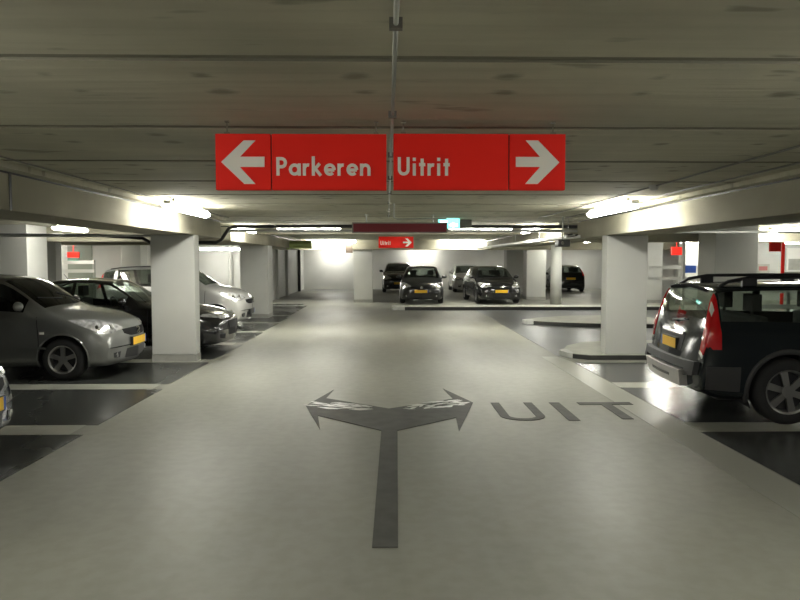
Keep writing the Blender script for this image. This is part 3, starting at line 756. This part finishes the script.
        o = MB().add(v, f).build(nm, m_, parent or root); 
        bm = bmesh.new(); bm.from_mesh(o.data); bmesh.ops.recalc_face_normals(bm, faces=bm.faces); bm.to_mesh(o.data); bm.free()
        return o
    def rect(ax, a0, a1, b0, b1, nm, m_, **k): return patch(ax, [(a0,b0),(a1,b0)], [(a0,b1),(a1,b1)], nm, m_, N=10, K=4, **k)
    def uvpatch(u0, u1, vlo, vhi, side, nm, m_, offs=.006, parent=None, N=12, K=6):
        v = []; f = []
        lo = np.interp(np.linspace(0,1,N), np.linspace(0,1,len(vlo)), vlo); hi = np.interp(np.linspace(0,1,N), np.linspace(0,1,len(vhi)), vhi)
        us_ = np.linspace(u0, u1, N); cen = np.array([cx, 0, .55]); pts = []
        for i in range(N):
            row = car.S([us_[i]], np.linspace(lo[i], hi[i], K+1))[0]; e = car.S([us_[i]+.02], np.linspace(lo[i], hi[i], K+1))[0]; g = car.S([us_[i]], np.linspace(lo[i], hi[i], K+1)+.02)[0]
            nn = np.cross(e-row, g-row); nn = -nn/np.maximum(np.linalg.norm(nn, axis=1, keepdims=True), 1e-9)
            sg = np.sign(((row-cen)*nn).sum(1))[:, None]; pts.append((row, nn*sg))
        for layer in (offs, -.012):
            for row, nn in pts:
                for p in row+nn*layer: v.append((p[0]-cx, p[1]*side, p[2]))
        w = K+1
        for i in range(N-1):
            for k in range(K): f.append((i*w+k, (i+1)*w+k, (i+1)*w+k+1, i*w+k+1))
        rim = [i*w for i in range(N)]+[(N-1)*w+k for k in range(1, w)]+[i*w+K for i in range(N-2, -1, -1)]+[k for k in range(K-1, 0, -1)]
        for a, b in zip(rim, rim[1:]+rim[:1]): f.append((b, a, a+N*w, b+N*w))
        o = MB().add(v, f).build(nm, m_, parent or root, smooth=False)
        bm = bmesh.new(); bm.from_mesh(o.data); bmesh.ops.recalc_face_normals(bm, faces=bm.faces); bm.to_mesh(o.data); bm.free()
        return o
    # wheels, wells and arch trims
    for wx in car.wheels:
        for s in (-1, 1):
            wheel_mesh('wheel', wx-cx, s, car.W, car.wr, root, spokes)
            b = MB(); nn = 20; v = []
            for k in range(nn+1):
                a = -.45+(PI+.9)*k/nn
                v += [(wx-cx+(car.Ra+.004)*math.cos(a), s*(car.W-.045), car.wr+(car.Ra+.004)*math.sin(a)), (wx-cx+(car.Ra+.004)*math.cos(a), s*.46, car.wr+(car.Ra+.004)*math.sin(a))]
            b.add(v, [(2*k, 2*k+1, 2*k+3, 2*k+2) for k in range(nn)])
            b.add([v[2*k+1] for k in range(nn+1)], [tuple(range(nn+1))]).build('wheel_well', M['cabin'], root)
            lw = .045 if arch_m else .012
            v = []
            for k in range(nn+1):
                a = -.30+(PI+.60)*k/nn
                for rr, out in ((car.Ra-.012, -.02), (car.Ra-.004, .010), (car.Ra+lw, .008), (car.Ra+lw+.004, -.01)):
                    X = wx+rr*math.cos(a); Z = car.wr+rr*math.sin(a); p, _ = proj(s, X, max(Z, car.st[5][1]+.03)); v.append((X-cx, p.y+s*out, Z))
            MB().add(v, [(4*k+j, 4*k+4+j, 4*k+5+j, 4*k+1+j) for k in range(nn) for j in range(3)]).build('wheel_arch', arch_m or body_m, root, smooth=True)
    # cabin
    zs = car.st[6][2]; c0, r0 = car.st[5][0], car.st[-4][0]
    MB().box(c0+.25-cx, r0-cx, -car.W*.80, car.W*.80, .22, .30).box(c0+.12-cx, c0+.5-cx, -car.W*.78, car.W*.78, .5, zs-.06).build('cabin_floor', M['cabin'], root, bevel=.04)
    def seat(x, y, w=.25):
        b = MB(); b.box(x-.25, x+.25, y-w, y+w, .30, .50); b.box(x+.2, x+.34, y-w, y+w, .45, zs+.10)
        b.build('seat', M['seat'], root, bevel=.05)
        for yy in ([y] if w < .4 else [y-.38, y+.38]):
            MB().box(x+.24, x+.34, yy-.13, yy+.13, zs+.14, zs+.33).cyl((x+.29,yy,zs+.08),(x+.29,yy,zs+.16),.02,6).build('headrest', M['seat'], root, bevel=.04)
    if seats:
        xs = (car.st[6][0]+.55)-cx; seat(xs, .37); seat(xs, -.37); seat(min(xs+.95, r0-cx-.45), 0, .62)
        v = [(c0+.72-cx+.05*math.sin(a), .37+.18*math.cos(a), zs-.02+.17*math.sin(a)) for a in [2*PI*k/20 for k in range(21)]]
        MB().tube(v, .014, 6).build('steering_wheel', M['cabin'], root, smooth=True)
    if mirrors:
        mx_ = car.st[5][0]+.42
        for s in (-1, 1):
            bm = bmesh.new(); bmesh.ops.create_uvsphere(bm, u_segments=16, v_segments=10, radius=1)
            p, _ = proj(s, mx_+.1, zs+.02)
            for q in bm.verts:
                q.co = Vector((q.co.x*(.075 if q.co.x < 0 else .02)+mx_-cx, q.co.y*.105+p.y+s*.12, q.co.z*.068+zs+.09))
            me = bpy.data.meshes.new('wing_mirror'); bm.to_mesh(me); bm.free(); me.materials.append(body_m)
            for q in me.polygons: q.use_smooth = True
            o = bpy.data.objects.new('wing_mirror', me); C.objects.link(o); o.parent = root
            MB().cyl((mx_+.03-cx, p.y-s*.03, zs+.02), (mx_+.0-cx, p.y+s*.09, zs+.06), .022, 8).build('mirror_foot', M['blackp'], o)
    for pts in seams:
        for s in (-1, 1):
            lo = [(x-.005, z) for x, z in pts]; hi = [(x+.005, z) for x, z in pts]
            patch(s, lo, hi, 'door_seam', M['black'], .0015, N=14, K=1)
    for x, z in handles:
        for s in (-1, 1): patch(s, [(x,z-.013),(x+.17,z-.013)], [(x,z+.013),(x+.17,z+.013)], 'door_handle', body_m, .028, N=8, K=2)
    car.tools = dict(patch=patch, rect=rect, uv=uvpatch, proj=proj, root=root, cx=cx, body=body)
    return root, car.tools

def plate(t, ax, z, w=.26, h=.056, y=0, m='plate'):
    """flat yellow plate on a holder, standing just off the bumper"""
    p, _ = t['proj'](ax, y, z); q1, _ = t['proj'](ax, y, z+h); q0, _ = t['proj'](ax, y, z-h); d = -1 if ax == 'front' else 1
    x = (min(p.x, q1.x, q0.x)-.012) if ax == 'front' else (max(p.x, q1.x, q0.x)+.012)
    a, b = sorted((x, x-d*.05)); o = MB().box(a, b, y-w-.01, y+w+.01, z-h-.01, z+h+.01).build('plate_holder', M['blackp'], t['root'])
    a, b = sorted((x+d*.004, x-d*.01)); MB().box(a, b, y-w, y+w, z-h, z+h).build('number_plate', M[m], o)
    a, b = sorted((x+d*.006, x-d*.01)); MB().box(a, b, y-w, y-w+.03, z-h, z+h).build('plate_band', M['blue'], o)
def disc(t, ax, y, z, r, nm, m, offs=.012, parent=None):
    p, _ = t['proj'](ax, y, z); d = -1 if ax == 'front' else 1
    return MB().cyl((p.x-d*.02, p.y, p.z), (p.x+d*offs, p.y, p.z), r, 20).build(nm, m, parent or t['root'])

def hatch_stations(L=3.70, W=.845, H=1.50, hood=1.0, long=1.):
    k = L/3.70; w = W/.845; h = H/1.50
    T_ = [(0,.44,.45,.46,.70,.62,.5,.24),(.02,.25,.56,.66,.73,.66,.55,.24),(.10,.19,.66,.79,.78,.71,.58,.22),(.30,.18,.76,.89,.825,.745,.62,.16),(.62,.18,.85,.96,.845,.775,.66,.10),
          (.93,.18,.93,1.02,.845,.79,.70,.14),(1.68,.18,.965,1.44,.845,.795,.60,.10),(2.30,.18,.985,1.50,.845,.795,.60,.0),(2.90,.18,1.01,1.485,.845,.79,.585,-.02),(3.34,.19,1.03,1.42,.835,.765,.545,-.05),
          (3.56,.22,.97,1.02,.80,.73,.64,-.10),(3.67,.26,.60,.68,.77,.72,.64,-.16),(3.70,.44,.45,.46,.74,.66,.55,-.18)]
    return [(x*k, zb*h, zs*h, zt*h, wl*w, ws*w, wt*w, b) for x,zb,zs,zt,wl,ws,wt,b in T_]

def place(root, X, Y, ang): root.location = (X, Y, 0); root.rotation_euler = (0, 0, math.radians(ang))

SILVER = paint('silver_grey_paint', (.20,.205,.195), .65, .32); BLACK = paint('black_car_paint', (.008,.008,.009), .0, .2)
SILV2 = paint('silver_paint', (.50,.50,.48), .65, .32); ESTATE = paint('dark_blue_grey_paint', (.012,.016,.019), .0, .10, .0); BLUE = paint('dark_blue_paint', (.008,.016,.05), .2, .25)
GREYD = paint('dark_grey_paint', (.02,.021,.021), .3, .3); DARK2 = paint('near_black_paint', (.012,.013,.014), .1, .25); WHITEC = paint('pale_paint', (.55,.55,.53), .3, .35)

# --- grey hatchback, left, nose toward the lane
def front_hatch(t, L, lampm=None, grille=True, h=1., w=1., z0=0, emblem=True):
    r = t['root']
    for s in (-1, 1):
        hl = t['uv'](1.35, 4.0, [5.7,5.0,4.62,4.5,4.62,4.95], [7.5,7.3,6.8,6.2,5.6,5.05], s, 'headlight', M['lamp'], .004)
        for uu, vv, rr in ((1.9, 6.3, .045), (2.5, 5.4, .048)):
            pt = t['S'](uu, vv); MB().cyl((pt[0]-t['cx']+.03, s*pt[1], pt[2]-.02), (pt[0]-t['cx']-.006, s*pt[1]*1.005, pt[2]+.006), rr, 16).build('lamp_reflector', M['chrome'], hl)
    t['patch']('front', [(-.40*w,.63*h),(-.2*w,.585*h),(.2*w,.585*h),(.40*w,.63*h)], [(-.42*w,.695*h),(-.2*w,.70*h),(.2*w,.70*h),(.42*w,.695*h)], 'grille', M['grille'], .004)
    t['patch']('front', [(-.36*w,.27*h),(0,.255*h),(.36*w,.27*h)], [(-.32*w,.40*h),(0,.41*h),(.32*w,.40*h)], 'air_intake', M['blackp'], .004)
    for s in (-1, 1):
        t['patch']('front', [(s*.50*w,.29*h),(s*.62*w,.30*h)], [(s*.48*w,.38*h),(s*.63*w,.37*h)], 'fog_light_recess', M['blackp'], .004, N=8, K=4)
        disc(t, 'front', s*.56*w, .335*h, .035, 'fog_light', M['chrome'], .008)

car = Car(hatch_stations(), (.78, 3.17), .30)
root, t = build_car('hatchback', 'grey silver hatchback with alloy wheels and yellow plate parked left, nose to the lane', 'car', car, SILVER,
    [(5.42,6.84),(6.98,8.35),(8.47,9.1)], seams=([(1.12,.28),(1.10,.55),(1.13,.90)], [(2.12,.22),(2.12,.6),(2.10,.97)], [(3.0,.95),(2.98,.75),(2.83,.60)]), handles=((1.92,.80),(2.75,.82)),
    glass=M['glassd'], side_glass=M['glassd'])
t['S'] = lambda u, v: car.S([u],[v])[0,0]
front_hatch(t, car.L)
plate(t, 'front', .50)
# chrome S shaped emblem
p, _ = t['proj']('front', 0, .645)
em = MB(); pts = [(.045,.03),(.0,.055),(-.045,.02),(.045,-.02),(0,-.055),(-.045,-.03)]
for a, b in zip(pts[:-1], pts[1:]): em.tube([(p.x-.012, a[0], p.z+a[1]), (p.x-.012, b[0], p.z+b[1])], .011, 6)
em.build('emblem', M['chrome'], t['root'])
for s in (-1, 1):
    t['uv'](9.3, 10.0, [4.7,4.6], [5.7,5.6], s, 'tail_light', M['redlamp'])
    t['patch'](s, [(1.0,.45),(2.9,.45)], [(1.0,.475),(2.9,.475)], 'side_moulding', SILVER, .012, N=20, K=2)
    t['patch'](s, [(1.02,.66),(1.08,.66)], [(1.02,.69),(1.08,.69)], 'side_repeater', M['clearlamp'], .008, N=4, K=2)
plate(t, 'rear', .62)
hatch_car = car
wp_ = MB()
for y0, y1 in ((.05,.55),(-.5,-.02)):
    a, _ = t['proj']('top', 1.12, y0); b, _ = t['proj']('top', 1.24, y1); wp_.tube([a+Vector((0,0,.012)), b+Vector((0,0,.015))], .009, 6)
wp_.build('wiper', M['blackp'], t['root'])
place(root, -3.78-1.85, 10.68, 180)

# --- black coupe
cst = [(0,.44,.45,.46,.72,.62,.5,.22),(.02,.24,.54,.62,.77,.68,.55,.22),(.12,.19,.62,.72,.82,.74,.58,.20),(.40,.17,.70,.80,.86,.79,.62,.12),(.85,.17,.79,.875,.875,.80,.66,.08),
       (1.38,.17,.85,.93,.875,.80,.68,.14),(2.15,.17,.88,1.33,.875,.795,.54,.08),(2.70,.17,.90,1.37,.875,.795,.54,0),(3.25,.17,.93,1.32,.875,.79,.53,-.02),(3.85,.19,.95,1.06,.86,.77,.58,-.05),
       (4.20,.22,.93,.98,.83,.75,.6,-.10),(4.36,.26,.60,.68,.80,.72,.6,-.16),(4.4,.44,.45,.46,.76,.66,.55,-.18)]
car = Car(cst, (.86, 3.48), .315)
root, t = build_car('coupe', 'low black coupe half hidden by the square white pillar on the left', 'car', car, BLACK, [(5.42,7.0),(7.12,8.6)], rw=(8.15,8.95), ws=(5.1,5.93),
    seams=([(1.35,.25),(1.36,.85)], [(2.7,.25),(2.75,.9)]), handles=((2.5,.76),))
for s in (-1, 1):
    hl = t['uv'](1.3, 2.9, [6.3,5.6,5.1], [7.7,6.9,5.6], s, 'headlight', M['lamp'], .004)
    pt = car.S([1.9],[6.3])[0,0]; MB().cyl((pt[0]-2.2+.03, s*pt[1], pt[2]-.01), (pt[0]-2.2-.012, s*pt[1], pt[2]), .05, 16).build('lamp_reflector', M['chrome'], hl)
t['patch']('front', [(-.32,.33),(.32,.33)], [(-.36,.60),(.36,.60)], 'grille', M['cabin'], .004)
t['patch']('front', [(-.34,.60),(.34,.60)], [(-.34,.615),(.34,.615)], 'grille_trim', M['chrome'], .008, K=2)
for s in (-1,1):
    t['patch']('front', [(s*.48,.28),(s*.66,.30)], [(s*.47,.37),(s*.68,.38)], 'air_intake', M['cabin'], .004, N=8, K=3)
    t['uv'](9.9, 10.7, [4.7,4.6], [5.6,5.6], s, 'tail_light', M['redlamp'])
ap, _ = t['proj']('top', 3.1, 0)
MB().cyl((ap.x, 0, ap.z-.01), (ap.x+.09, 0, ap.z+.10), .008, 8, .004).build('antenna', M['blackp'], t['root'])
place(root, -2.86-2.2, 13.22, 180)

# --- silver compact with raised roof
mst = [(0,.46,.47,.48,.66,.58,.5,.26),(.02,.25,.60,.72,.72,.64,.54,.26),(.10,.20,.72,.86,.78,.70,.58,.24),(.28,.19,.83,.95,.84,.75,.62,.18),(.55,.19,.93,1.03,.87,.79,.66,.12),
       (.85,.19,1.00,1.09,.88,.80,.70,.14),(1.55,.19,1.02,1.50,.88,.80,.61,.10),(2.2,.19,1.03,1.56,.88,.80,.61,0),(2.9,.19,1.05,1.54,.88,.795,.60,-.02),(3.45,.20,1.07,1.46,.86,.77,.58,-.05),
       (3.64,.24,1.02,1.06,.83,.74,.62,-.10),(3.75,.28,.62,.72,.8,.72,.62,-.16),(3.78,.46,.47,.48,.76,.66,.55,-.18)]
car = Car(mst, (.72, 3.15), .30)
root, t = build_car('compact_car', 'silver compact car with a tall roof standing behind the black coupe', 'car', car, SILV2, [(5.42,6.84),(6.98,8.35),(8.47,9.1)],
    seams=([(.98,.3),(.96,.95)], [(2.0,.25),(2.05,1.0)]), handles=((1.85,.86),), glass=M['glass'])
t['S'] = lambda u, v: car.S([u],[v])[0,0]
front_hatch(t, car.L, h=1.05, w=.98)
MB().cyl((-1.91,-.0,.70),(-1.94,0,.70),.07,20).build('emblem', M['chrome'], root)
plate(t, 'front', .42, m='blackp')
for s in (-1,1):
    t['uv'](9.2, 10.0, [4.8,4.8], [6.0,5.9], s, 'tail_light', M['redlamp'])
    rp = [t['proj']('top', x, s*.56)[0]+Vector((0,0,.03)) for x in np.linspace(1.75, 3.3, 8)]
    MB().tube(rp, .012, 6).build('roof_rail', M['blackp'], root, smooth=True)
place(root, -3.42-1.89, 17.75, 180)

# --- dark estate, right, tail toward the lane
est = [(0,.49,.50,.51,.74,.64,.5,.20),(.03,.28,.62,.72,.80,.72,.58,.20),(.12,.24,.70,.82,.86,.78,.62,.18),(.40,.23,.80,.90,.91,.83,.66,.12),(.85,.23,.90,.99,.93,.86,.70,.08),
       (1.35,.23,.97,1.04,.93,.865,.72,.14),(2.08,.23,1.0,1.40,.93,.87,.66,.08),(2.75,.23,1.01,1.46,.93,.87,.67,0),(3.50,.23,1.02,1.46,.93,.87,.69,-.02),(4.38,.25,1.03,1.43,.925,.865,.72,-.04),
       (4.55,.30,1.00,1.03,.91,.865,.80,-.05),(4.62,.32,.66,.74,.90,.86,.80,-.06),(4.67,.50,.51,.52,.87,.82,.74,-.08)]
car = Car(est, (.95, 3.71), .345)
root, t = build_car('estate_car', 'dark blue grey estate car with roof rails and red tail lamps, tail to the lane', 'car', car, ESTATE, [(5.40,6.72),(6.86,7.75),(7.87,9.12)], rw=(9.13,9.86), rear_v=6.12,
    seams=([(1.40,.3),(1.42,.98)], [(2.50,.3),(2.55,1.0)], [(3.45,1.0),(3.42,.85),(3.26,.7)]), handles=((2.3,.86),(3.2,.88)), arch_m=M['cladding'], glass=M['glassl'], spokes=6, wv=(5.14,5.9))
for s in (-1, 1):
    hl = t['uv'](1.3, 2.9, [6.3,5.6,5.1], [7.7,6.9,5.6], s, 'headlight', M['lamp'], .004)
    tl = t['uv'](9.22, 10.82, [3.5,3.5,3.7,4.9], [6.2,6.15,6.0,5.95], s, 'tail_light', M['redlamp'], .010, N=40, K=24)
    t['uv'](10.80, 10.93, [4.85,5.0], [5.95,5.95], s, 'lamp_strip', M['clearlamp'], .014, parent=tl, N=5, K=16)
    t['uv'](9.42, 9.62, [5.55,5.5], [5.95,5.9], s, 'reversing_lamp', M['clearlamp'], .016, parent=tl, N=6, K=6)
    # lower cladding along sill and doors
    t['patch'](s, [(1.45,.25),(3.2,.25)], [(1.45,.44),(3.2,.44)], 'sill_cladding', M['cladding'], .012, N=24, K=3)
    t['patch'](s, [(4.20,.34),(4.54,.36)], [(4.20,.60),(4.54,.60)], 'bumper_side', M['cladding'], .010, N=12, K=4)
# rear bumper shelf, skid plate
t['patch']('rear', [(-.84,.50),(-.5,.47),(.5,.47),(.84,.50)], [(-.84,.64),(-.5,.63),(.5,.63),(.84,.64)], 'bumper', M['cladding'], .06, N=24, K=4)
sk = t['patch']('rear', [(-.56,.34),(.56,.34)], [(-.60,.52),(.60,.52)], 'skid_plate', M['skid'], .085, N=20, K=4)
t['patch']('rear', [(-.30,.415),(.30,.415)], [(-.30,.445),(.30,.445)], 'skid_slot', M['black'], .09, N=16, K=2, parent=sk)
pr = t['patch']('rear', [(-.36,.70),(.36,.70)], [(-.38,.88),(.38,.88)], 'plate_recess', M['cladding'], .004, N=14, K=4)
plate(t, 'rear', .765, w=.24, h=.055)
t['patch']('rear', [(-.36,.875),(.36,.875)], [(-.36,.905),(.36,.905)], 'tailgate_trim', M['chrome'], .02, N=14, K=2)
p0, _ = t['proj']('rear', 0, 1.0)
wr = MB(); wr.tube([(p0.x+.03,.0,1.02),(p0.x+.0,.30,1.05)], .010, 6); wr.cyl((p0.x-.02,0,1.02),(p0.x+.035,0,1.02),.02,10); wr.build('rear_wiper', M['blackp'], root)
sp = []
e0 = car.S([9.02],[6.3,7,8,9])[0]
v = []
for y in np.linspace(-.56,.56,13):
    z = 1.425-.04*(y/.6)**2; xx = 4.37-.05*(y/.93)**2-car.L/2
    v += [(xx-.10,y,z+.006),(xx+.10,y,z-.005),(xx+.09,y,z-.03),(xx-.10,y,z-.03)]
f = [(4*k+j,4*k+4+j,4*k+4+(j+1)%4,4*k+(j+1)%4) for k in range(12) for j in range(4)]+[(0,1,2,3),(51,50,49,48)]
MB().add(v, f).build('roof_spoiler', ESTATE, root)
for s in (-1, 1):
    b = MB(); zr = 1.508
    b.tube([(x-car.L/2, s*.60, z) for x, z in ((1.98,1.38),(2.06,1.45),(2.2,zr),(3.2,zr+.012),(4.0,zr+.004),(4.22,1.47),(4.32,1.41))], .019, 8)
    for x in (3.05, 4.02):
        b.box(x-.09-car.L/2, x+.06-car.L/2, s*.60-.02, s*.60+.02, 1.40, zr)
    b.build('roof_rail', M['blackp'], root, smooth=False)
place(root, 3.23+2.33, 7.84, 175.5)
estate_root = root

# --- dark blue nose at the left edge
car = Car(hatch_stations(3.9, .86, 1.45), (.80, 3.3), .305)
root, t = build_car('hatchback', 'dark blue car nose with a pale headlight at the left edge nearest the viewer', 'car', car, BLUE, [(5.42,6.84),(6.98,8.35),(8.47,9.1)], glass=M['glassd'])
t['S'] = lambda u, v, car=car: car.S([u],[v])[0,0]
front_hatch(t, car.L, h=.97, w=1.0); plate(t, 'front', .48)
place(root, -3.29-1.95, 5.75, 180)

# --- two dark hatchbacks behind the long kerb, and the cars by the far wall
def far_car(kind, label, stn, wheels, wr, m, X, Y, ang, name='hatchback', front=True, z=.50, glass=None, detail=True, du=6):
    car = Car(stn, wheels, wr)
    root, t = build_car(name, label, 'car', car, m, [(5.42,6.84),(6.98,8.35),(8.47,9.1)], glass=glass or M['glass'], du=du, seams=([(2.12,.25),(2.12,.95)],))
    t['S'] = lambda u, v: car.S([u],[v])[0,0]
    front_hatch(t, car.L, h=stn[7][3]/1.5, w=car.W/.845)
    plate(t, 'front', z)
    for s in (-1, 1): t['uv'](9.35, 10.3, [4.5,4.5], [5.9,5.8], s, 'tail_light', M['redlamp'], .008)
    plate(t, 'rear', .74*stn[7][3]/1.5)
    place(root, X, Y, ang); return root, t
r1, t1 = far_car('h', 'dark grey hatchback facing the lane, left one of the pair behind the long kerb', hatch_stations(4.15,.86,1.46), (.86,3.5), .31, GREYD, 1.42, 28.75, 90-3)
disc(t1, 'front', 0, .64, .05, 'emblem', M['chrome'], .014)
r2, t2 = far_car('h', 'black hatchback facing the lane, right one of the pair behind the long kerb', hatch_stations(4.05,.865,1.46), (.84,3.4), .31, BLACK, 4.25, 28.65, 90+4)
for s in (-1, 1):
    p, _ = t2['proj']('front', s*.045, .65); MB().tube([(p.x-.012,s*.01,.68),(p.x-.014,s*.045,.64),(p.x-.012,s*.09,.69)], .012, 6).build('emblem', M['chrome'], r2)
def tall(st_, k): return [(x, zb, zs*k if i not in (0, len(st_)-1) else zs, zt*k if i not in (0, len(st_)-1) else zt, wl, ws, wt, b) for i, (x,zb,zs,zt,wl,ws,wt,b) in enumerate(st_)]
far_car('v', 'tall black car close to the far wall behind the dark grey hatchback', tall(hatch_stations(4.1,.88,1.5),1.06), (.85,3.4), .32, DARK2, .62, 38.2, 90, 'tall_car', glass=M['glassd'])
far_car('c', 'pale grey car by the far wall behind the black hatchback', hatch_stations(3.9,.85,1.46), (.82,3.3), .30, WHITEC, 4.35, 38.4, 90, 'hatchback')
far_car('c', 'dark car seen from behind at the far wall right of the round column', hatch_stations(4.0,.86,1.46), (.84,3.35), .31, DARK2, 9.7, 38.8, -90, 'hatchback')
far_car('c', 'silver car mostly hidden between the square pillar and the round column', hatch_stations(3.9,.85,1.44), (.82,3.3), .30, SILV2, 7.62, 38.6, 90, 'hatchback')
